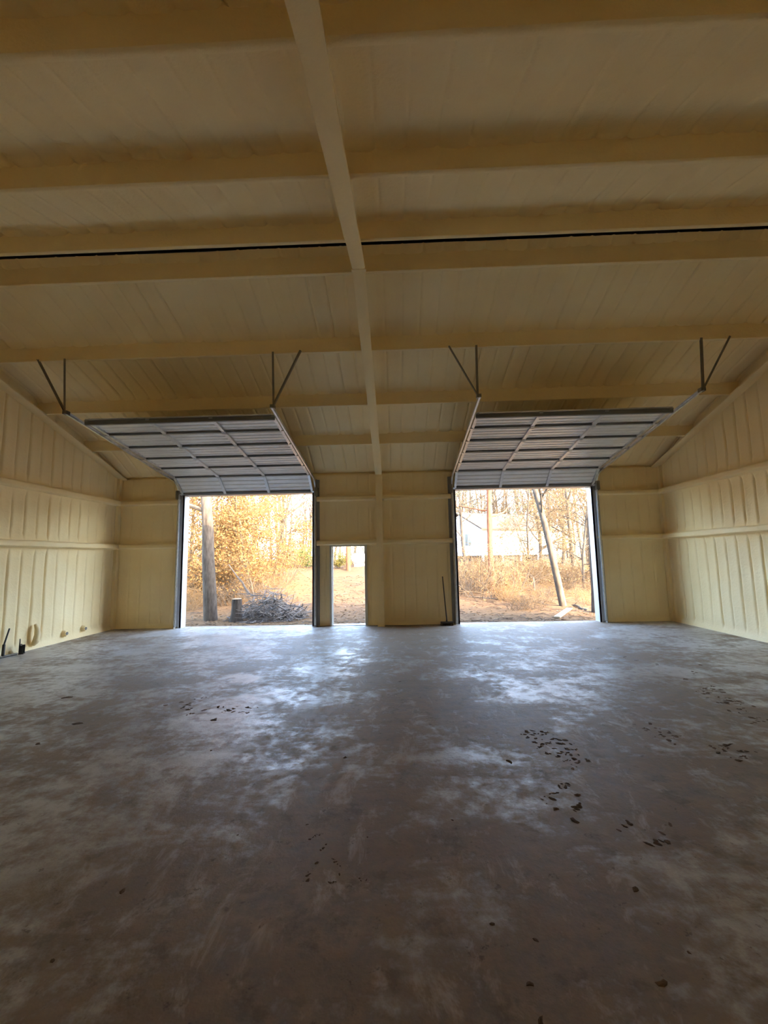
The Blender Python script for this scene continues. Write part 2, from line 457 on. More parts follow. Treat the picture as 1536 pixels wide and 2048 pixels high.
# black unsprayed slot along the ridge
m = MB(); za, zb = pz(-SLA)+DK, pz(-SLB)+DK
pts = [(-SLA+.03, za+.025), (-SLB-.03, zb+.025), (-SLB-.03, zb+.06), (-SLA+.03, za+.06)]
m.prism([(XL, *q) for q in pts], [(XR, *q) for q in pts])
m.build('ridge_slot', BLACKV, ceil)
m = MB()
for a, b in ((.26, RID*-1), (YB-.26, -RID)):
    za, zb = EAVE+DK+.06-SL*.26, pz(-RID)+DK+.12
    y0, y1 = (a, b)
    pts = [(y0, za), (y1, zb), (y1, zb+.04), (y0, za+.04)]
    m.prism([(XL-.22, *q) for q in pts], [(XR+.22, *q) for q in pts])
m.build('roof_sheet', SHEET, ceil)
xs = linsp(XL, XR, .12)
for i, q in enumerate(PUR):
    s = 1 if q < RID else -1                       # flange points down the slope towards the eave on its side
    dep = PD+.03
    # section in (y,z) about the underside, web facing the camera side
    pr = [(-.035, dep), (-.03, .20), (-.022, .12), (-.025, .03), (-.022, .006), (-.005, -.004), (.025, 0), (.045, .012), (.045, .035), (.03, .05), (.022, .07), (.02, dep)]
    g = MB(); g.sweep([(-q+a, pz(-q)+b) for a, b in pr], xs, .014, i*3.3)
    g.build('purlin', FOAM, ceil, True)
for yy, s in ((0, -1), (YB, 1)):                    # eave struts
    g = MB(); pr = [(0, .03), (.03, .03), (.035, .04), (.035, .07), (.03, .12), (0, .14)]
    g.sweep([(yy+s*(a-.115), EAVE+b) for a, b in pr], xs, .012, yy+9)
    g.build('eave_strut', FOAM, ceil, True)

# ------------------------------------------------------------------ steel frames
def rafter_strip(o, x0, x1, off_e, off_r, name='rafter', dep=.3, label=None):
    for sgn in (1, -1):
        ys = linsp(0.0, RID, .25); V = []; F = []
        xm = (x0+x1)/2; wb_ = .035
        for i, v in enumerate(ys):
            y = -v if sgn > 0 else YB+v
            zb = pz(y) - (off_e + (off_r-off_e)*v/RID); zt = pz(y)+.03
            sec = [(x0, zb+.008), (x0+.01, zb), (x1-.01, zb), (x1, zb+.008), (x1, zb+.035), (xm+wb_+.03, zb+.05), (xm+wb_, zb+.07), (xm+wb_, zt), (xm-wb_, zt), (xm-wb_, zb+.07), (xm-wb_-.03, zb+.05), (x0, zb+.035)]
            for a, b in sec:
                j = .007*noise.noise((a*6+v*2.3, v*2.1, b*3+sgn))
                V.append((a+j, y, b+j))
        n = 12
        for i in range(len(ys)-1):
            for k in range(n):
                k2 = (k+1) % n; F.append((i*n+k, i*n+k2, (i+1)*n+k2, (i+1)*n+k))
        F.append(tuple(range(n))); F.append(tuple((len(ys)-1)*n+k for k in range(n)))
        mk(name, V, F, FOAM, o, True)
RX0, RX1 = -.365, -.185
fr = empty('steel_frame', ((RX0+RX1)/2, 0, 0)); tag(fr, 'foam-coated steel frame of post and rafters down the middle of the hall', 'frame')
def local(o, parts_before):
    pass
def child_fix(o):                                   # keep world coordinates of children under a moved empty
    for c in o.children: c.matrix_parent_inverse = Matrix.Translation(o.location).inverted() if o.rotation_euler.z == 0 else o.matrix_basis.inverted()
rafter_strip(fr, RX0, RX1, .13, .31)
for yw, s in ((-.02, -1), (YB+.02, 1)):             # posts at both eave walls
    g = MB(); pr = []
    V = []; F = []
    zs = linsp(0, EAVE+.05, .3)
    for z in zs:
        yi = yw+s*.24
        xm = (RX0+RX1)/2
        sec = [(RX0, yi), (RX1, yi), (RX1, yi-s*.035), (xm+.05, yi-s*.06), (xm+.05, yw), (xm-.05, yw), (xm-.05, yi-s*.06), (RX0, yi-s*.035)]
        for a, b in sec:
            j = .006*noise.noise((a*5, b*5, z*2)); V.append((a+j, b+j, z))
    n = 8
    for i in range(len(zs)-1):
        for k in range(n):
            k2 = (k+1) % n; F.append((i*n+k, i*n+k2, (i+1)*n+k2, (i+1)*n+k))
    F.append(tuple(range(n))); F.append(tuple((len(zs)-1)*n+k for k in range(n)))
    mk('post', V, F, FOAM, fr, True)
    MB().box(RX0-.01, RX1+.01, min(yw, yw+s*.25), max(yw, yw+s*.25), 0, .012).build('base_plate', FOAM, fr)
zr = pz(-RID)
m = MB().bbox(RX0-.012, RX1+.012, -RID-.03, -RID+.03, zr-.33, zr-.27, .008)
m.prism([(RX1-.07, -RID-.03, zr-.27), (RX1+.01, -RID-.03, zr-.27), (RX1-.02, -RID-.03, zr+.02), (RX1-.07, -RID-.03, zr+.02)],
        [(RX1-.07, -RID+.03, zr-.27), (RX1+.01, -RID+.03, zr-.27), (RX1-.02, -RID+.03, zr+.02), (RX1-.07, -RID+.03, zr+.02)])
m.build('splice_plate', FOAM, fr)
child_fix(fr)
for x, s, lab in ((XL, 1, 'foam-coated end frame along the wall with pipe stubs'), (XR, -1, 'foam-coated end frame along the bare end wall')):
    fe = empty('steel_frame', (x+s*.1, 0, 0)); tag(fe, lab, 'frame')
    a, b = sorted((x+s*.0, x+s*.22)); rafter_strip(fe, a, b, .0, .09); a, b = sorted((x, x+s*.085))
    for yw, t in ((-.0, -1), (YB, 1)):
        g = MB(); y0, y1 = sorted((yw+t*.0, yw+t*.11))
        V = []; F = []
        zs = linsp(0, EAVE+.02, .25)
        for z in zs:
            for aa, bb in ((a, y0), (b, y0), (b+.0, y0+.03), (b-.0, y1-.03), (b, y1), (a, y1)):
                j = .009*noise.noise((aa*5, bb*5, z*2.5)); V.append((aa+s*j, bb+j, z))
        n = 6
        for i in range(len(zs)-1):
            for k in range(n):
                k2 = (k+1) % n; F.append((i*n+k, i*n+k2, (i+1)*n+k2, (i+1)*n+k))
        F.append(tuple(range(n))); F.append(tuple((len(zs)-1)*n+k for k in range(n)))
        mk('post', V, F, FOAM, fe, True)
    child_fix(fe)

# ------------------------------------------------------------------ overhead doors
def overhead_door(name, x0, x1, head, slope, z_turn, s_off, hang_out, label, LS=.61):
    cx = (x0+x1)/2
    root = empty(name, (cx, 0, 0)); struct(root, label, 'garage door')
    root.empty_display_size = .2
    def P(o): return o
    a = math.atan(slope); r = .38; ty = -.13
    A = math.pi/2 - a; larc = r*A
    e = (ty-r+r*math.cos(A), z_turn+r*math.sin(A)); dr = (-math.cos(a), math.sin(a))
    def track(s):                                   # s measured from the start of the curve
        if s < 0: return (ty, z_turn+s)
        if s < larc: t = s/r; return (ty-r+r*math.cos(t), z_turn+r*math.sin(t))
        q = s-larc; return (e[0]+dr[0]*q, e[1]+dr[1]*q)
    # curtain: six rigid sections
    W = x1-x0+.06
    prof = []; nrib = 4
    prof += [(0.004, -.012), (.034, -.012)]
    for k in range(nrib):
        c = .06+(k+.5)*(LS-.12)/nrib; hw = (LS-.12)/nrib/2
        prof += [(c-hw*.55, -.012), (c-hw*.35, -.024), (c+hw*.35, -.024), (c+hw*.55, -.012)]
    prof += [(LS-.034, -.012), (LS-.004, -.012)]
    prof_o = prof + [(LS-.004, .0), (.004, .0)]
    sec = MB(); sec.prism([(-W/2, p, q) for p, q in prof_o], [(W/2, p, q) for p, q in prof_o])
    me = None
    st = MB(); st.bbox(-.035, .035, 0.0, LS, -.062, -.02, .004)
    hg = MB(); hg.box(-.035, .035, -.05, .05, -.075, -.062).tube([(-.045, 0, -.078), (.045, 0, -.078)], .010, 6)
    es = MB(); es.bbox(-.03, .03, 0.005, LS-.005, -.058, -.012, .004)
    rl = MB(); rl.box(-.02, .03, -.03, .03, -.075, -.058).tube([(0, 0, -.066), (.085, 0, -.066)], .006, 6).tube([(.07, 0, -.066), (.095, 0, -.066)], .024, 10)
    ra = MB(); ra.bbox(-W/2+.03, W/2-.03, .002, .036, -.055, -.010, .004)
    for q in (ra, sec, st, hg, es, rl): q.flipz()
    meshes = {}
    def inst(nm, mb, mat, parent, mw):
        if nm not in meshes:
            me = bpy.data.meshes.new(nm); me.from_pydata(mb.V, [], mb.F); me.materials.append(mat); me.update(); meshes[nm] = me
        return mo(nm, meshes[nm], parent, mw=mw)
    for k in range(6):
        p0, p1 = track(s_off+k*LS), track(s_off+(k+1)*LS)
        d = Vector((0, p1[0]-p0[0], p1[1]-p0[1])).normalized(); n = Vector((1, 0, 0)).cross(d)
        # local y along travel, local +z on the inner face (down / into the hall)
        M = Matrix(((1, 0, 0), (0, d.y, n.y), (0, d.z, n.z))).to_4x4()
        M.translation = Vector((0, p0[0], p0[1])) - n*.066
        so_ = inst('door_section', sec, DOORM, root, M)
        inst('rail', ra, RAILM, so_, Matrix.Identity(4))
        for fx in (-1/6, 1/6):
            inst('stile', st, STILE, so_, Matrix.Translation((fx*W, 0, 0)))
            if k > 0: inst('hinge', hg, GALV, so_, Matrix.Translation((fx*W, 0, 0)))
        for sx in (-1, 1):
            inst('end_stile', es, GALV, so_, Matrix.Translation((sx*(W/2-.03), 0, 0)))
            Mr = Matrix.Translation((sx*(W/2-.01), .02, 0))
            if sx < 0: Mr = Mr @ Matrix.Rotation(math.pi, 4, 'Y') @ Matrix.Translation((0, 0, -.132))
            inst('roller', rl, GALV, so_, Mr)
    # heavy strut across the top section, weather seal on the bottom one
    p1 = track(s_off+6*LS); d = Vector((0, *dr)); n = Vector((1, 0, 0)).cross(d)
    M = Matrix(((1, 0, 0), (0, d.y, n.y), (0, d.z, n.z))).to_4x4(); M.translation = Vector((0, *p1)) - n*.066
    s = MB(); s.prism([(-W/2, *q) for q in ((-.075, -.05), (-.06, -.115), (-.02, -.115), (-.005, -.05), (.02, -.05), (.02, -.045), (-.09, -.045))],
                      [(W/2, *q) for q in ((-.075, -.05), (-.06, -.115), (-.02, -.115), (-.005, -.05), (.02, -.05), (.02, -.045), (-.09, -.045))])
    o = s.flipz().build('top_strut', RAILM, root); o.matrix_local = M
    p0 = track(s_off); p1 = track(s_off+LS); d = Vector((0, p1[0]-p0[0], p1[1]-p0[1])).normalized(); n = Vector((1, 0, 0)).cross(d)
    M = Matrix(((1, 0, 0), (0, d.y, n.y), (0, d.z, n.z))).to_4x4(); M.translation = Vector((0, *p0)) - n*.066
    o = MB().bbox(-W/2, W/2, -.045, .004, -.05, .0, .01).flipz().build('bottom_seal', ROD, root); o.matrix_local = M
    # tracks
    for sx in (-1, 1):
        tx = sx*(W/2+.075)
        smax = larc + (4.25+e[0])/math.cos(a)
        ss = [-z_turn+.05] + linsp(-z_turn+.3, 0, .6) + linsp(.05, larc, .06) + linsp(larc+.1, smax, .5)
        sec_ = [(.0, -.03), (.035, -.03), (.035, .03), (0, .03), (0, .026), (.030, .026), (.030, -.026), (0, -.026)]
        V = []; F = []; nn = len(sec_)
        for q in ss:
            p = track(q); p2 = track(q+.01); d = Vector((0, p2[0]-p[0], p2[1]-p[1])).normalized(); nv = Vector((1, 0, 0)).cross(d)
            for ax, bz in sec_:
                c = Vector((tx+sx*(ax-.03), p[0], p[1])) + nv*bz; V.append(tuple(c))
        for i in range(len(ss)-1):
            for k in range(nn):
                k2 = (k+1) % nn; F.append((i*nn+k, i*nn+k2, (i+1)*nn+k2, (i+1)*nn+k))
        mk('track', V, F, GALV, root)
        # track angle bolted to the jamb
        m = MB(); m.box(tx+sx*.012-.004, tx+sx*.012+.004, -.15, -.02, .0, head+.35)
        m.box(min(tx+sx*.012, tx+sx*.085), max(tx+sx*.012, tx+sx*.085), -.03, -.022, .0, head+.35)
        m.build('track_angle', ANGM, root)
        m = MB(); x_a, x_b = sorted((tx-sx*.02, tx+sx*.06))
        m.box(x_a, x_b, -.19, -.03, z_turn-.10, z_turn+.14); m.build('flag_bracket', ROD, root)
        pe = track(smax-.03); zt = pz(-4.26)+.03
        yt = -4.30
        V0 = Vector((tx+sx*.02, pe[0], pe[1]))
        def strap(A_, B_):
            A_, B_ = Vector(A_), Vector(B_); dd = (B_-A_); L = dd.length; q = dd.to_track_quat('Z', 'Y').to_matrix().to_4x4()
            q.translation = A_
            m = MB(); m.box(-.018, .018, -.003, .003, 0, L, q); m.box(-.018, -.012, -.003, .03, 0, L, q); m.build('hanger', HANG, root)
        strap(V0, (tx+sx*.02, yt, zt)); strap(V0, (tx+sx*(.02+hang_out), yt, zt))
        m = MB(); m.box(tx-.04, tx+.04, pe[0]-.03, pe[0]+.06, pe[1]-.03, pe[1]+.035); m.build('end_bracket', ROD, root)
    # white jamb and head trim lining the opening
    for xa in (x0, x1):
        s = 1 if xa == x0 else -1
        b0, b1 = sorted((xa-cx-s*.03, xa-cx+s*.012))
        m = MB(); m.box(b0, b1, -.035, .24, .0, head); m.box(*sorted((xa-cx-s*.11, xa-cx+s*.012)), -.035, -.02, 0, head+.02); m.build('jamb_trim', WHITEM, root)
    MB().box(x0-cx, x1-cx, -.035, .24, head-.012, head+.03).build('head_trim', WHITEM, root)
    return root
overhead_door('door_1', *OPEN[0][:2], 3.648, .150, 3.62, .02, .52, 'raised grey sectional overhead door over the opening beside the walk door', .66)
overhead_door('door_3', *OPEN[2][:2], 3.648, .172, 3.62, .02, .50, 'raised grey sectional overhead door over the opening beside the standing broom')

# walk door: open frame only
x0, x1, h = OPEN[1]; cx = (x0+x1)/2
wd = empty('door_2', (cx, 0, 0)); struct(wd, 'narrow open walk doorway with pale steel frame', 'door')
for xa, s in ((x0, 1), (x1, -1)):
    m = MB(); b0, b1 = sorted((xa-cx-s*.045, xa-cx+s*.012)); m.box(b0, b1, -.05, .24, 0, h)
    m.box(*sorted((xa-cx+s*.012, xa-cx+s*.03)), .06, .12, 0, h-.02)
    m.build('jamb', PALEF, wd)
    m = MB()
MB().box(x0-cx-.045, x1-cx+.045, -.05, .24, h-.012, h+.045).build('head', PALEF, wd)
MB().box(x0-cx, x1-cx, .0, .24, 0, .014).build('threshold', GALV, wd)

# ------------------------------------------------------------------ things standing inside
# push broom against the front wall
b = fp(893, 1250); b.y = -.24
br = empty('push_broom', (b.x, b.y, 0)); tag(br, 'dark push broom leaning on foam wall beside the overhead door track', 'broom')
top = on_plane(885, 1153, 1, -.08) - b
m = MB(); m.tube([(.005, .0, .10), (top.x*.5, top.y*.5, top.z*.5+.05), (top.x, top.y, top.z)], [.016, .0145, .013], 8); m.build('handle', HANDLE, br, True)
m = MB(); m.bbox(-.16, .16, -.035, .035, .06, .105, .008); m.build('head_block', HANDLE, br)
m = MB()
for i in range(26):
    for j in range(4):
        x = -.15+i*.012; y = -.026+j*.0175; ex = x+rng.uniform(-.02, .02); ey = y+rng.uniform(-.02, .02)
        m.prism([(x-.004, y-.004, .06), (x+.004, y-.004, .06), (x, y+.005, .06)], [(ex-.004, ey-.004, 0.001), (ex+.004, ey-.004, 0.001), (ex, ey+.005, 0.001)])
m.build('bristles', BRIST, br)['kind'] = 'stuff'
m = MB(); m.tube([(0, 0, .095), (.0, .0, .15)], [.028, .02], 8); m.build('socket', BLACKP, br)

# floor squeegee leaning by the left wall, and a black upright dustpan
q0 = fp(2, 1316); q0.x = XL+.12
sq = empty('floor_squeegee', (q0.x, q0.y, 0)); tag(sq, 'black-handled floor squeegee leaning at the foot of the foam wall', 'squeegee')
tp = on_plane(19, 1257, 0, XL+.08) - q0
md = on_plane(8, 1289, 0, XL+.10) - q0
m = MB(); m.tube([(0, 0, .03), tuple(md)], [.028, .024], 10); m.build('grip_sleeve', BLACKP, sq, True)
m = MB(); m.tube([tuple(md*.96), tuple(tp)], [.015, .013], 8); m.build('handle', BLACKP, sq, True)
q1 = fp(34, 1310)-q0
m = MB(); M = Vector((q1.x, q1.y, 0)).to_track_quat('X', 'Z').to_matrix().to_4x4()
m.bbox(-.22, q1.length, -.014, .014, .014, .045, .005, M); m.build('head_bar', ROD, sq)
m = MB(); m.box(-.22, q1.length, -.004, .004, 0, .03, M); m.build('rubber_blade', RUBBER, sq)
d0 = fp(40, 1308); d0.x = max(d0.x, XL+.14)
dp = empty('dustpan', (d0.x, d0.y, 0), R(-60)); tag(dp, 'small square black dustpan standing upright by the foam wall', 'dustpan')
m = MB(); m.bbox(-.07, .07, -.012, .012, 0, .19, .004); m.build('pan', BLACKP, dp)
m = MB(); m.box(-.07, -.062, -.012, .06, 0, .17).box(.062, .07, -.012, .06, 0, .17).box(-.07, .07, -.012, .07, 0, .008); m.build('pan_lip', BLACKP, dp)
m = MB(); m.tube([(.062, 0, .18), (.066, 0, .24), (.07, 0, .31)], [.012, .010, .008], 8); m.build('handle', BLACKP, dp, True)

# ------------------------------------------------------------------ mud on the slab
def clod_mesh(name, seed, n=3):
    V = []; F = []; K = 7
    for i, (rr, zz) in enumerate(((1, 0), (.8, .3), (.4, .5))):
        for k in range(K):
            t = 2*math.pi*k/K; q = rr*(1+1.0*noise.noise((math.cos(t)*1.3+seed*7.3, math.sin(t)*1.3, seed)))
            V.append((q*math.cos(t), q*math.sin(t), zz*(1+.6*noise.noise((k*1.1, seed, 3)))))
    for i in range(2):
        for k in range(K):
            k2 = (k+1) % K; F.append((i*K+k, i*K+k2, (i+1)*K+k2, (i+1)*K+k))
    F.append(tuple(2*K+k for k in range(K)))
    me = bpy.data.meshes.new(name); me.from_pydata(V, [], F); me.materials.append(CLOD); me.update(); return me
CL = [clod_mesh('mud_clod', i+1) for i in range(6)]
clods = [(156, 1447, 9), (75, 1488, 7), (133, 1395, 8), (422, 1501, 4), (800, 1363, 4), (972, 1343, 3), (1271, 1779, 7), (1059, 1967, 8), (1300, 1447, 5), (1477, 1521, 7),
         (1082, 2043, 8), (105, 1921, 5), (245, 1782, 6), (476, 1670, 3), (1150, 1642, 8), (1112, 1618, 8), (1018, 1523, 9), (985, 1848, 6), (1072, 1880, 5), (1400, 1330, 5),
         (1265, 1381, 3), (690, 1515, 6), (660, 1765, 4), (633, 1726, 5), (1155, 1590, 6), (905, 1640, 4), (1325, 1966, 8), (1378, 1905, 4), (614, 1649, 3), (735, 1674, 3)]
for i, (px, py, s) in enumerate(clods):
    p = fp(px, py); k = s*(p-CAM).length/836
    o = mo('mud_clod', CL[i % 6], None, (p.x, p.y, 0)); o.scale = (k*.75, k*.5, min(.012, k*.3)); o.rotation_euler = (0, 0, i*1.7)
    wh = 'on the floor towards the wall with pipe stubs' if p.x < -2.2 else 'on the floor beside the tyre mud trails' if p.x > 1.5 else 'on the brown stained middle of the floor'
    lab = ('larger' if s > 5 else 'tiny')+' dark clod of dried mud '+wh
    tag(o, lab, 'mud clod', lab)
def track_marks(name, pts, width, step, label, seed, frac=.75, size=.05, fan=.5):
    r = random.Random(seed); V = []; F = []
    P = [fp(*q) for q in pts]
    for a, b in zip(P[:-1], P[1:]):
        L = (b-a).length; d = (b-a)/L; n = Vector((-d.y, d.x, 0)); s = 0
        while s < L:
            for row in (-1, 1):
                if r.random() > frac: continue
                c0 = a+d*(s+r.uniform(-.04, .04))+n*(row*width*.25+r.uniform(-.03, .03)); t = (n*row+d*fan).normalized()
                for cr in range(r.randint(3, 7)):
                    c = c0+t*r.gauss(0, size*.9)+Vector((r.gauss(0, size*.25), r.gauss(0, size*.25), 0))
                    l = size*r.uniform(.12, .55); wd_ = l*r.uniform(.35, .9); an0 = r.uniform(0, 3.1)
                    u = Vector((math.cos(an0), math.sin(an0), 0)); w2 = Vector((-u.y, u.x, 0)); b0 = len(V); K = 8
                    h = r.uniform(.001, .004)
                    for zi, sc in ((0.0004, 1), (h, .55)):
                        for k in range(K):
                            an = 2*math.pi*k/K; q = sc*(1+.8*noise.noise((k*1.9+seed, s*3+cr, row*5)))
                            pp = c+u*(l*q*math.cos(an))+w2*(wd_*q*math.sin(an)); V.append((pp.x, pp.y, zi))
                    for k in range(K):
                        k2 = (k+1) % K; F.append((b0+k, b0+k2, b0+K+k2, b0+K+k))
                    F.append(tuple(b0+K+k for k in range(K)))
            s += step
    o = mk(name, V, F, CLOD); return tag(o, label, 'mud', kind='stuff')
track_marks('tyre_mud', [(1060, 1465), (1105, 1490), (1185, 1540)], .26, .10, 'bars of tyre mud printed on the floor facing the broom door', 3, .85, .055)
track_marks('tyre_mud', [(1385, 1360), (1440, 1395), (1536, 1445)], .30, .13, 'dark tyre mud trail on floor near the bare end wall', 4, .8, .06)
track_marks('tyre_mud', [(1230, 1435), (1330, 1470), (1470, 1500), (1536, 1535)], .22, .12, 'thin tyre mud trail crossing the floor below the end wall trail', 5, .5, .05)
track_marks('tyre_mud', [(1080, 1560), (1170, 1605), (1260, 1640), (1360, 1690)], .4, .2, 'broken mud smears on the floor between tyre trails and camera end', 6, .5, .06, .1)
track_marks('tyre_mud', [(1190, 1297), (1290, 1322), (1400, 1345)], .3, .25, 'faint mud crumbs trailing in from the broom door along the floor', 8, .5, .05)
track_marks('tyre_mud', [(380, 1400), (430, 1430), (470, 1425), (500, 1410)], .5, .18, 'mud scuffs inside the pale swept arcs on the floor', 9, .6, .07, .2)
track_marks('tyre_mud', [(600, 1690), (640, 1720), (700, 1740), (760, 1690)], .5, .14, 'scattered mud crumbs on the brown stained middle of the floor', 10, .5, .025, .2)

# ------------------------------------------------------------------ outside: ground
xs = linsp(-70, -14, 4) + linsp(-13.5, 16, .45) + linsp(18, 80, 4)
ys = linsp(-30, 0, 5) + linsp(.25, 16, .35) + linsp(16.6, 32, .9) + linsp(35, 150, 6)
V, F = grid(xs, ys, lambda u, v: (u, v, gz(u, v)))
gnd = mk('ground', V, F, SOIL, None, True); struct(gnd, 'red-brown leafy soil rising away from the building', 'ground')

# ------------------------------------------------------------------ trees
def branch(mb, tips, p, d, L, r, depth, cfg, rg):
    seg = cfg['seg'][depth]; n = cfg['sides'][depth]; P = [p.copy()]; rad = [r]; dd = d.copy()
    for i in range(seg):
        j = cfg['wig'][depth]
        dd = (dd + Vector((rg.uniform(-j, j), rg.uniform(-j, j), rg.uniform(-j, j))) + Vector((0, 0, cfg['trop'][depth]))).normalized()
        P.append(P[-1]+dd*(L/seg)); rad.append(max(cfg['rmin'], r*(1-(i+1)/seg*cfg['tap'][depth])))
    if depth > 0 and cfg.get('ymin') is not None and min(q.y for q in P) < cfg['ymin']: return
    mb[0 if depth <= cfg['split'] else 1].tube(P, rad, n, depth == 0)
    if depth+1 < len(cfg['n']):
        for _ in range(cfg['n'][depth+1]):
            t = rg.uniform(cfg['from'][depth], 1); f = t*seg; i = min(seg-1, int(f)); q = P[i].lerp(P[i+1], f-i)
            tang = (P[i+1]-P[i]).normalized(); an = rg.uniform(*cfg['ang']); az = rg.uniform(0, 2*math.pi)
            o = tang.orthogonal().normalized(); o = Matrix.Rotation(az, 3, tang) @ o
            nd = tang*math.cos(an)+o*math.sin(an)
            branch(mb, tips, q, nd, L*cfg['len'][depth+1]*rg.uniform(.6, 1.2)*(1-.35*t), rad[i]*cfg['rr'][depth+1], depth+1, cfg, rg)
    if depth >= len(cfg['n'])-2:
        tips += P[1:]
def leaves(tips, N, size, spread, rg):
    V = []; F = []
    for i in range(N):
        c = rg.choice(tips) + Vector((rg.gauss(0, spread), rg.gauss(0, spread), rg.gauss(0, spread)))
        a = Vector((rg.gauss(0, 1), rg.gauss(0, 1), rg.gauss(0, 1))).normalized(); b = a.orthogonal().normalized(); b = Matrix.Rotation(rg.uniform(0, 6.28), 3, a) @ b
        c2 = a.cross(b); s = size*rg.uniform(.6, 1.3); k = len(V)
        V += [tuple(c-b*s), tuple(c+c2*s*.45+a*s*.15), tuple(c+b*s), tuple(c-c2*s*.45+a*s*.15)]; F.append((k, k+1, k+2, k+3))
    return V, F
def tree(name, loc, H, r, cfg, seed, mats, label, cat='tree', nleaf=0, leaf=None, lsize=.05, lspread=.12, lean=(0, 0), group=None, parts=('trunk', 'branches', 'foliage')):
    rg = random.Random(seed); mb = [MB(), MB()]; tips = []
    cfg = dict(cfg, ymin=.8-loc[1] if loc[2] > -10 else None)
    branch(mb, tips, Vector((0, 0, -.25)), Vector((lean[0], lean[1], 1)).normalized(), H, r, 0, cfg, rg)
    o = empty(name, loc); tag(o, label, cat, group)
    mb[0].build(parts[0], mats[0], o, True)
    if mb[1].V: mb[1].build(parts[1], mats[1], o)['kind'] = 'stuff'
    if nleaf:
        V, F = leaves(tips, nleaf, lsize, lspread, rg); mk(parts[2], V, F, leaf, o)['kind'] = 'stuff'
    return o
BIG = dict(seg=[8, 6, 5, 4, 3], sides=[12, 7, 4, 3, 3], wig=[.05, .20, .28, .35, .4], trop=[.02, .03, -.02, -.05, -.06], tap=[.55, .8, .85, .85, .8], rmin=.003,
           n=[1, 12, 6, 6, 3], len=[1, .50, .5, .5, .5], rr=[1, .42, .5, .5, .55], ang=(.6, 1.25), split=1)
BIG['from'] = [.32, .2, .1, .1]
BUSHY = dict(BIG, n=[1, 16, 8, 6, 3], wig=[.10, .25, .3, .4, .4], len=[1, .55, .5, .5, .5], trop=[.02, -.03, -.06, -.07, -.06]); BUSHY['from'] = [.12, .15, .1, .1]
BARE = dict(BIG, n=[1, 11, 6, 6], seg=[8, 6, 4, 4], wig=[.07, .2, .28, .3]); BARE['from'] = [.28, .2, .1, .1]
PINE = dict(BIG, n=[1, 12, 5, 5], seg=[10, 5, 4, 3], wig=[.02, .18, .25, .3], len=[1, .22, .5, .5], trop=[.02, .0, .0, 0], ang=(1.1, 1.6)); PINE['from'] = [.30, .3, .2, .2]

# left opening
p = gp(422, 1241)
tree('oak_tree', (p.x, p.y, p.z), 9.0, .225, BIG, 21, (BARKG, TWIGT), 'thick grey oak trunk standing beside the cut stump', nleaf=1500, leaf=LEAFO, lsize=.05, lean=(-.045, .02))
p = gp(472, 1243)
st = empty('tree_stump', tuple(p)); tag(st, 'short cut tree stump between the oak trunk and brush heap', 'stump')
m = MB(); m.tube([(0, 0, -.1), (0, 0, .05), (.01, 0, .25), (.015, .01, .55), (.015, .01, .70)], [.25, .20, .165, .155, .15], 14, False); m.build('bark', BARKD, st, True)
m = MB(); m.tube([(.015, .01, .66), (.015, .01, .705)], [.148, .143], 14); m.build('cut_face', CUTW, st)
# brush heap
c = gp(538, 1236); rg = random.Random(5); m = MB(); n_st = 0
SOLID = [(gp(472, 1243)-c, .24, .78), (gp(422, 1241)-c, .32, 9)]
while n_st < 620:
    t = rg.uniform(0, 6.283); q = math.sqrt(rg.random())*1.25; hh = (1-(q/1.3)**1.6)*1.05
    x, y, z = q*math.cos(t)*.95, q*math.sin(t)*.8, rg.uniform(.02, 1)*hh
    d = Vector((rg.gauss(0, 1), rg.gauss(0, 1), rg.gauss(0, .35))).normalized(); L = rg.uniform(.3, 1.1)
    P = [Vector((x, y, z))-d*L*.5]
    for k in range(3):
        d = (d+Vector((rg.gauss(0, .2), rg.gauss(0, .2), rg.gauss(0, .2)-.08))).normalized(); P.append(P[-1]+d*L/3)
    for v in P: v.z = max(v.z, .02)
    if any((P[k].lerp(P[k+1], f)-q_).xy.length < r_ and P[k].lerp(P[k+1], f).z < h_ for q_, r_, h_ in SOLID for k in range(3) for f in (0, .25, .5, .75, 1)): continue
    n_st += 1
    r0 = rg.choice([.006, .008, .010, .014, .024]); m.tube(P, [r0, r0*.9, r0*.7, r0*.4], 4, False)
o = m.build('brush_heap', TWIGR); o.location = (c.x, c.y, c.z); tag(o, 'rounded heap of grey cut branches piled beside the stump', 'brush heap', kind='stuff')
# golden thicket behind
spec = [(395, 7.5, 6.0, .07), (440, 9.0, 6.5, .08), (480, 8.0, 5.0, .07), (510, 10.5, 6.2, .08), (545, 12.5, 5.6, .08), (375, 11, 7, .09), (460, 12.5, 7, .09),
        (415, 5.9, 4.6, .05), (512, 6.3, 4.0, .05), (530, 9.0, 4.6, .05), (425, 11.0, 6.5, .08), (490, 14.5, 7.5, .09)]
labs = ['leafy golden oak sapling just behind the grey oak trunk', 'golden-leaved young oak above the cut stump', 'drooping golden-leaved sapling behind the brush heap',
        'spreading golden oak sapling behind the heap', 'golden sapling at the edge of the sunny clearing', 'tall golden-leaved oak beside the doorway jamb deep in the thicket', 'tall golden-leaved oak deep in the thicket behind the stump',
        'small golden sapling growing close behind the grey oak trunk', 'small golden sapling growing close behind the brush heap', 'low golden sapling between the heap and the clearing',
        'golden oak between the grey trunk and the deep thicket', 'tallest golden oak at the back of the thicket']
for i, ((px, y, H, r), lab) in enumerate(zip(spec, labs)):
    q = onground(px, y)
    tree('oak_sapling', tuple(q), H, r, BUSHY, 100+i, (BARKG, TWIGT), lab, nleaf=4500, leaf=LEAFO, lsize=.06, lspread=.17, lean=(rg.uniform(-.15, .15), rg.uniform(-.1, .1)), group='golden saplings in the thicket')
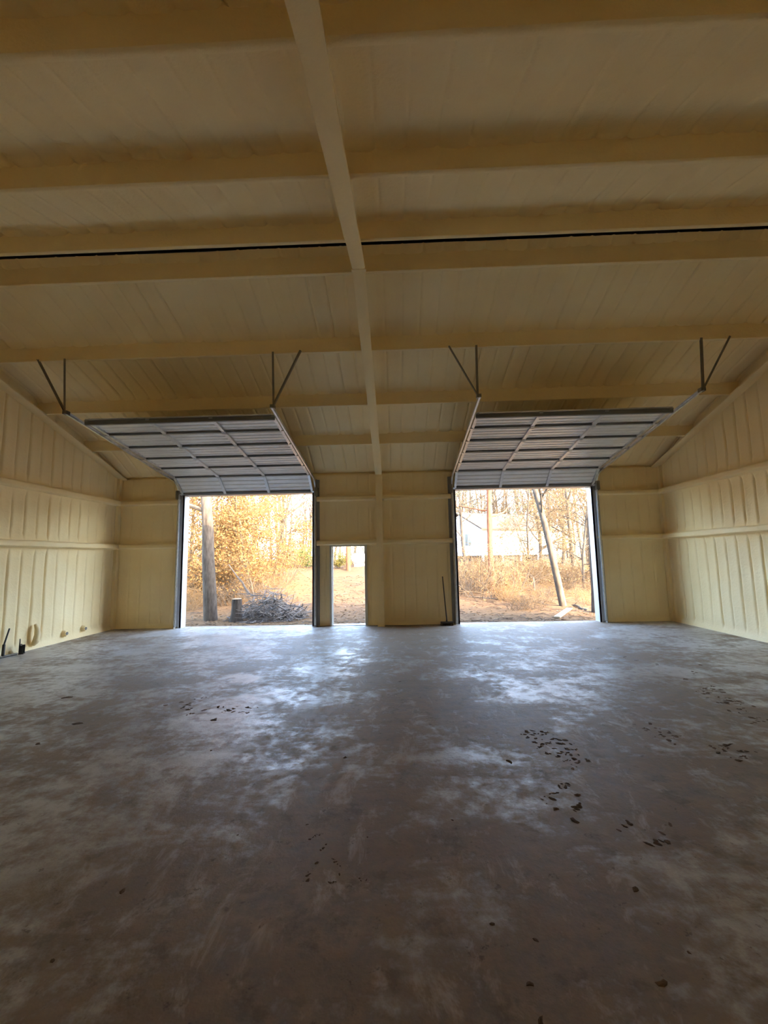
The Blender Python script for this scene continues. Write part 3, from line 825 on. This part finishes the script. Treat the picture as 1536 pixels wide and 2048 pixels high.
# trunks and stems keep clear of each other and of the house
HOUSE = at(966, 25.5)
PL = [(onground(px, y).xy, 0) for px, y, H, r in spec] + [(onground(722, 20).xy, 2.2)]     # the tank needs its length clear
PL += [(gp(*q).xy, .8) for q in ((985, 1183), (1128, 1212), (1191, 1225), (1126, 1228))]
PL += [(onground(*q).xy, 0) for q in ((1148, 13), (935, 13), (1080, 17), (1180, 10), (697, 17), (678, 21), (606, 19), (676, 18), (719, 22.5), (722, 20), (1060, 12), (1105, 15), (1150, 17), (1165, 8.5), (1205, 13))]
def in_house(p, mg):
    d = p-HOUSE.xy; a = R(28); lx = d.x*math.cos(a)+d.y*math.sin(a); ly = -d.x*math.sin(a)+d.y*math.cos(a)
    return -mg < lx < 9+mg and -mg < ly < 6.4+mg
def settle(px, y, gap, mg, rx, ry, rs):           # nearest free spot around a wanted one
    k = 0
    while True:
        u, v = px+rs.uniform(-rx, rx)*min(1, k/40), y+rs.uniform(-ry, ry)*min(1, k/40)
        p = onground(u, v); g = gap*(1 if k < 200 else .75)
        if k > 500 or (not in_house(p.xy, mg) and all((p.xy-q).length > max(g, c_) for q, c_ in PL)): break
        k += 1
    PL.append((p.xy, 0)); return u, p
# far woods
T1 = tree('bare_tree', (0, 0, -50), 10, .16, BARE, 201, (BARKG, TWIGG), 'x', nleaf=900, leaf=LEAFP, lsize=.06)
T2 = tree('bare_tree', (0, 0, -50), 12, .19, BARE, 202, (BARKD, TWIGG), 'x', nleaf=1300, leaf=LEAFP, lsize=.07, lean=(.06, 0))
T3 = tree('bare_tree', (0, 0, -50), 9, .13, BUSHY, 203, (BARKG, TWIGT), 'x', nleaf=2200, leaf=LEAFP, lsize=.06)
TT = [T1, T2, T3]
def where(px):
    for lim, w_, in ((400, 'far behind the jamb side of the thicket'), (455, 'far behind the grey oak trunk'), (500, 'far behind the cut stump'), (560, 'far behind the brush heap'), (630, 'past the green bush'), (670, 'past the clearing'),
                     (760, 'past the white tank'), (1000, 'behind the house gable'), (1060, 'behind the long house wall'), (1110, 'past the house end'), (1160, 'far behind the leaning tree'), (9999, 'far behind the dark oak')):
        if px < lim: return w_
kindT = ['slender bare grey tree', 'tall dark bare tree', 'bushy pale-leaved tree']
spots = []
rg = random.Random(77)
for i in range(72):
    px = rg.uniform(340, 760) if i % 2 else rg.uniform(920, 1240)
    y = rg.uniform(22, 52) if i % 2 else rg.uniform(17, 50)
    if 900 < px < 1075 and y < 36: y = rg.uniform(37, 55)
    if 585 < px < 720 and y < 36: y += 16
    spots.append((px, y, rg.randrange(3), rg.uniform(.75, 1.2), rg.uniform(0, 6.28)))
for i in range(14): spots.append((905+i*13, rg.uniform(36, 44), (1, 2, 0)[i % 3], rg.uniform(.9, 1.25), rg.uniform(0, 6.28)))
used = [False]*3
for px, y, k, s, rz in spots:
    o = TT[k] if not used[k] else copy_tree(TT[k]); used[k] = True
    px, q = settle(px, y, 2.0, 4.2, 40, 14, random.Random(int(px*7+y)))
    o.location = q; o.rotation_euler = (0, 0, rz); o.scale = (s, s, s)
    tag(o, kindT[k]+' '+where(px), 'tree', kindT[k]+'s '+where(px))
# walk door view
q = onground(697, 17); tree('bare_tree', tuple(q), 9, .17, BARE, 301, (BARKP, TWIGT), 'pinkish bare trunk standing behind the walk doorway next to tank', nleaf=400, leaf=LEAFP, lsize=.06)
q = onground(678, 21); tree('bare_tree', tuple(q), 8, .10, BARE, 302, (BARKG, TWIGG), 'thin grey tree behind the walk doorway', nleaf=300, leaf=LEAFP, lsize=.06)
q = onground(722, 20)
tk = empty('propane_tank', tuple(q), R(65)); tag(tk, 'white horizontal gas tank half hidden by the doorway edge', 'tank')
m = MB(); m.tube([(-.95, 0, .62), (-.92, 0, .62), (-.80, 0, .62), (.80, 0, .62), (.92, 0, .62), (.95, 0, .62)], [.12, .25, .36, .36, .25, .12], 18); m.build('shell', TANKM, tk, True)
for x in (-.5, .5): MB().box(x-.05, x+.05, -.28, .28, -.1, .36).build('foot', TANKM, tk)
m = MB(); m.tube([(0, 0, .94), (0, 0, 1.08), (0, 0, 1.11)], [.15, .15, .06], 12); m.build('valve_dome', TANKM, tk, True)
SHR = dict(seg=[4, 4, 3], sides=[4, 3, 3], wig=[.25, .35, .4], trop=[.02, 0, -.02], tap=[.6, .8, .8], rmin=.0025, n=[1, 5, 5], len=[1, .6, .5], rr=[1, .6, .6], ang=(.4, 1.1), split=0)
SHR['from'] = [.15, .1]
def shrub(name, H, stems, seed, mats, nleaf, leaf, lsize, label, spread=.45):
    rg = random.Random(seed); mb = [MB(), MB()]; tips = []
    for i in range(stems):
        a = rg.uniform(0, 6.28); t = rg.uniform(0, .9)
        branch(mb, tips, Vector((math.cos(a)*rg.uniform(0, spread), math.sin(a)*rg.uniform(0, spread), -.1)), Vector((math.cos(a)*t, math.sin(a)*t, 1)).normalized(), H*rg.uniform(.6, 1.2), .012, 0, SHR, rg)
    o = empty(name, (0, 0, -50)); tag(o, label, 'shrub')
    mb[0].build('stems', mats[0], o)['kind'] = 'stuff'; mb[1].build('twigs', mats[1], o)['kind'] = 'stuff'
    if nleaf:
        V, F = leaves(tips, nleaf, lsize, .06, rg); mk('foliage', V, F, leaf, o)['kind'] = 'stuff'
    return o
g = shrub('evergreen_bush', 1.3, 16, 5, (BARKD, TWIGG), 2600, LEAFG, .07, 'round green bush at the far edge of the clearing'); g.location = onground(606, 19)
g = shrub('yellowing_bush', 1.0, 14, 6, (BARKD, TWIGG), 1500, LEAFY, .06, 'yellow-green low bush behind the walk doorway'); g.location = onground(676, 18)
g = shrub('dead_bush', 1.5, 26, 7, (TWIGG, TWIGG), 1500, LEAFD, .06, 'dark dead bush right behind the white gas tank', .7); g.location = onground(719, 22.5)
S1 = shrub('bare_shrub', 1.3, 22, 11, (TWIGT, TWIGT), 500, LEAFO, .04, 'x')
S2 = shrub('bare_shrub', 1.7, 18, 12, (TWIGG, TWIGT), 350, LEAFP, .04, 'x', .7)
S3 = shrub('bare_shrub', 1.0, 26, 13, (TWIGG, TWIGG), 250, LEAFO, .035, 'x', .6)
SS = [S1, S2, S3]; usedS = [False]*3
def whereS(px):
    for lim, w_, in ((405, 'between the doorway jamb and grey oak trunk'), (445, 'behind the grey oak trunk'), (490, 'behind the cut stump'), (565, 'behind the brush heap'), (660, 'beside the green bush'), (760, 'near the white tank'),
                     (955, 'below the house gable'), (1005, 'around the foot of the pine'), (1050, 'below the long house wall'), (1100, 'between pine and leaning tree'), (1150, 'around the leaning tree'), (9999, 'beside the dark oak trunk')):
        if px < lim: return w_
labS = ['tangled tan brush with dry leaves', 'tall loose tan brush', 'low grey tangled brush']
rg = random.Random(31); sp = []
for i in range(88):
    if i < 26: px, y = rg.uniform(360, 560), rg.uniform(5.8, 13)
    elif i < 62: px, y = rg.uniform(905, 1215), rg.uniform(6.5, 15)
    elif i < 70: px, y = rg.uniform(560, 740), rg.uniform(17, 24)
    else: px, y = rg.uniform(1030, 1195), rg.uniform(3.6, 7)
    if px > 1080 and px < 1160 and y < 7.5: y += 2
    sp.append((px, y))
for i, (px, y) in enumerate(sp):
    k = rg.randrange(3); o = SS[k] if not usedS[k] else copy_tree(SS[k]); usedS[k] = True
    px, q = settle(px, y, .85 if i < 70 else .6, 1.0, 45 if i < 70 else 70, 3.0 if i < 70 else 1.6, random.Random(i+900))
    o.location = q; s = rg.uniform(.6, 1.35) if i < 70 else rg.uniform(.35, .6); o.scale = (s, s, s*(rg.uniform(.45, 1.0) if px > 800 else rg.uniform(.8, 1.1))); o.rotation_euler = (0, 0, rg.uniform(0, 6.28))
    tag(o, labS[k]+' '+whereS(px), 'shrub', labS[k]+' '+whereS(px))

# right opening
q = gp(985, 1183); tree('pine_tree', tuple(q), 12, .15, PINE, 401, (BARKP, TWIGG), 'straight reddish pine trunk standing in front of the white house', nleaf=1200, leaf=LEAFD, lsize=.06, lean=(-.01, 0))
q = gp(1128, 1212); tree('leaning_tree', tuple(q), 9, .135, BARE, 402, (BARKG, TWIGT), 'grey tree leaning towards the pine trunk', nleaf=900, leaf=LEAFP, lsize=.05, lean=(-.20, .05))
q = onground(1148, 13); tree('bare_tree', tuple(q), 9, .13, BARE, 403, (BARKG, TWIGT), 'straight pale grey tree behind the leaning tree', nleaf=700, leaf=LEAFP, lsize=.05, lean=(-.03, 0))
q = gp(1191, 1225); tree('oak_tree', tuple(q), 8, .14, BIG, 404, (BARKD, TWIGT), 'dark oak trunk next to the white door jamb near the plank', nleaf=1200, leaf=LEAFO, lsize=.05, lean=(.09, .0))
q = onground(935, 13); tree('leafy_tree', tuple(q), 8.5, .10, BUSHY, 405, (BARKD, TWIGG), 'dark-leaved small tree beside the pine trunk', nleaf=2600, leaf=LEAFD, lsize=.055, lspread=.15, lean=(-.05, 0))
q = onground(1080, 17); tree('bare_tree', tuple(q), 9, .12, BUSHY, 406, (BARKG, TWIGT), 'bushy tan-leaved tree in front of the house end', nleaf=2000, leaf=LEAFP, lsize=.05, lean=(.05, 0))
q = onground(1180, 10); tree('oak_sapling', tuple(q), 6.5, .08, BUSHY, 407, (BARKG, TWIGT), 'tan-leaved sapling beside the dark oak trunk', nleaf=1800, leaf=LEAFP, lsize=.05, lean=(-.1, 0))
for px, y, H, sd_, lab in ((1060, 12, 6.5, 501, 'tan-leaved tangled tree between the pine and leaning tree'), (1105, 15, 7.5, 502, 'tan-leaved tangled tree behind the leaning tree'), (1150, 17, 8, 503, 'tall tan tangled tree behind the pale grey tree'),
                           (1165, 8.5, 5, 504, 'short tan tangled tree in front of the dark oak sapling'), (1205, 13, 7, 505, 'tan tangled tree half hidden by the white door jamb')):
    q = onground(px, y); tree('tangled_tree', tuple(q), H, .07, BUSHY, sd_, (BARKG, TWIGT), lab, nleaf=3500, leaf=LEAFP, lsize=.05, lspread=.16, lean=(rg.uniform(-.12, .12), 0))
# plank and fallen branches
a = gp(1114, 1237); b_ = gp(1139, 1219); d = b_-a; L = d.length
pl = MB(); pl.bbox(-L/2, L/2, -.09, .09, -.02, .02, .004); o = pl.build('plank', PLANKM)
o.matrix_world = Matrix.Translation((a+b_)/2+Vector((0, 0, .035))) @ d.to_track_quat('X', 'Z').to_matrix().to_4x4()
tag(o, 'pale board lying on the sunny ground near the dark oak', 'plank')
rg = random.Random(15)
fb = [((1040, 1200), (1100, 1212), 'fallen grey branch lying below the leaning tree'), ((940, 1195), (1010, 1200), 'fallen branch on the ground at the foot of the pine'),
      ((455, 1130), (500, 1190), 'bent branch reaching down onto the brush heap'), ((1130, 1205), (1175, 1222), 'forked fallen branch between plank and dark oak'),
      ((1060, 1150), (1075, 1190), 'broken limb propped in the brush behind the pine')]
for (pa, pb, lab) in fb:
    a = gp(*pa) if pa[1] > 1160 else at(pa[0], 4.2 if pa[0] < 600 else 8.5, pa[1]); b_ = gp(*pb) if pa[0] > 600 else at(pb[0], 3.2, pb[1])
    m = MB(); P = [a.lerp(b_, t)+Vector((rg.gauss(0, .04), rg.gauss(0, .04), rg.gauss(0, .04)+.03)) for t in (0, .2, .4, .6, .8, 1)]
    P = [v-a for v in P]; m.tube(P, [.015, .024, .03, .034, .04, .045], 6)
    o = empty('fallen_branch', a); tag(o, lab, 'branch'); m.build('limb', BARKG, o)
    m = MB()
    for k in range(7):
        v = rg.choice(P[:4]); dd = Vector((rg.gauss(0, 1), rg.gauss(0, 1), abs(rg.gauss(0, .6)))).normalized()*rg.uniform(.2, .6)
        m.tube([v, v+dd*.5+Vector((0, 0, .02)), v+dd], [.01, .007, .004], 4)
    m.build('twigs', TWIGG, o)['kind'] = 'stuff'
# leaf litter and small sticks on the near ground
rg = random.Random(9); V = []; F = []
for i in range(14000):
    x = rg.uniform(-13, 15); y = .4+14*rg.random()**1.5
    z = gz(x, y)+.012; s = rg.uniform(.03, .065); t = rg.uniform(0, 6.28); ti = rg.uniform(-.4, .4)
    a = Vector((math.cos(t), math.sin(t), ti*.5))*s; b_ = Vector((-math.sin(t), math.cos(t), rg.uniform(-.5, .5)))*s*.5; c = Vector((x, y, z+abs(ti)*s*.5)); k = len(V)
    V += [tuple(c-a), tuple(c-b_), tuple(c+a), tuple(c+b_)]; F.append((k, k+1, k+2, k+3))
o = mk('leaf_litter', V, F, LITTER); tag(o, 'scattered brown dead leaves over the soil outside', 'leaves', kind='stuff')
m = MB()
for i in range(900):
    x = rg.uniform(-12, 14); y = .6+13*rg.random()**1.3; t = rg.uniform(0, 6.28); L = rg.uniform(.15, .7); z0 = gz(x, y)+.015
    x2, y2 = x+math.cos(t)*L, y+math.sin(t)*L
    if y2 < .4: continue
    m.tube([(x, y, z0), ((x+x2)/2+rg.uniform(-.04, .04), (y+y2)/2, z0+rg.uniform(0, .05)), (x2, y2, gz(x2, y2)+.015)], [.010, .008, .005], 4, False)
o = m.build('ground_sticks', TWIGG); tag(o, 'thin dead sticks strewn over the soil outside', 'sticks', kind='stuff')

# ------------------------------------------------------------------ white house beyond the brush
hc = at(966, 25.5)
ho = empty('house', (hc.x, hc.y, gz(hc.x, hc.y)), R(28)); tag(ho, 'white-sided house with brown gable roof raised above the brush', 'house')
gh = 1.83-gz(hc.x, hc.y); HW = 2.45; LX, LY = 9.0, 6.4
# local: corner at origin, +x along the sunlit long wall, +y along the gable wall
m = MB()
for k in range(12):
    z0 = gh+k*HW/12; m.prism([(0, -.02, z0), (0, .0, z0+HW/12), (0, .15, z0+HW/12), (0, .15, z0)], [(LX, -.02, z0), (LX, 0, z0+HW/12), (LX, .15, z0+HW/12), (LX, .15, z0)])
m.build('long_wall', HSID, ho)
m = MB()
for k in range(12):
    z0 = gh+k*HW/12; m.prism([(-.02, 0, z0), (0, 0, z0+HW/12), (.15, 0, z0+HW/12), (.15, 0, z0)], [(-.02, LY, z0), (0, LY, z0+HW/12), (.15, LY, z0+HW/12), (.15, LY, z0)])
rz_ = 1.5
m.prism([(0, 0, gh+HW), (0, LY, gh+HW), (0, LY/2, gh+HW+rz_)], [(.15, 0, gh+HW), (.15, LY, gh+HW), (.15, LY/2, gh+HW+rz_)])
m.build('gable_wall', HSID, ho)
m = MB(); m.box(.15, LX, .15, LY, gh, gh+HW); m.build('core_wall', HSID, ho)
for s in (0, 1):
    m = MB(); y0 = -.4 if s == 0 else LY+.4; ze = gh+HW-.4*rz_/(LY/2); zt = gh+HW+rz_+.05
    pts = [(y0, ze), (LY/2, zt), (LY/2, zt+.12), (y0, ze+.12)]
    m.prism([(-.4, *q) for q in pts], [(LX+.4, *q) for q in pts]); m.build('roof_slope', HROOF, ho)
    MB().box(-.42, LX+.42, *sorted((y0, y0+(.04 if s else -.04))), ze-.02, ze+.13).build('fascia', HROOF, ho)
for x in (1.3, 4.2, 6.6):
    f = MB().box(x-.06, x+.96, -.05, .0, gh+.85, gh+2.05).build('window', HSID, ho)
    MB().box(x, x+.42, -.06, -.05, gh+.92, gh+1.98).build('pane', HGLASS, f); MB().box(x+.48, x+.9, -.06, -.05, gh+.92, gh+1.98).build('pane', HGLASS, f)
for y in (1.5, 4.2):
    f = MB().box(-.05, 0, y-.06, y+.96, gh+.85, gh+2.05).build('window', HSID, ho)
    MB().box(-.06, -.05, y, y+.42, gh+.92, gh+1.98).build('pane', HGLASS, f); MB().box(-.06, -.05, y+.48, y+.9, gh+.92, gh+1.98).build('pane', HGLASS, f)
MB().box(.2, LX-.2, .25, LY, -1.5, gh).build('crawl_space', SKIRT, ho)
for x in (0, 2.2, 4.4, 6.6, 8.85): MB().box(x, x+.15, 0.02, .17, -1.5, gh).build('pier', HSID, ho)
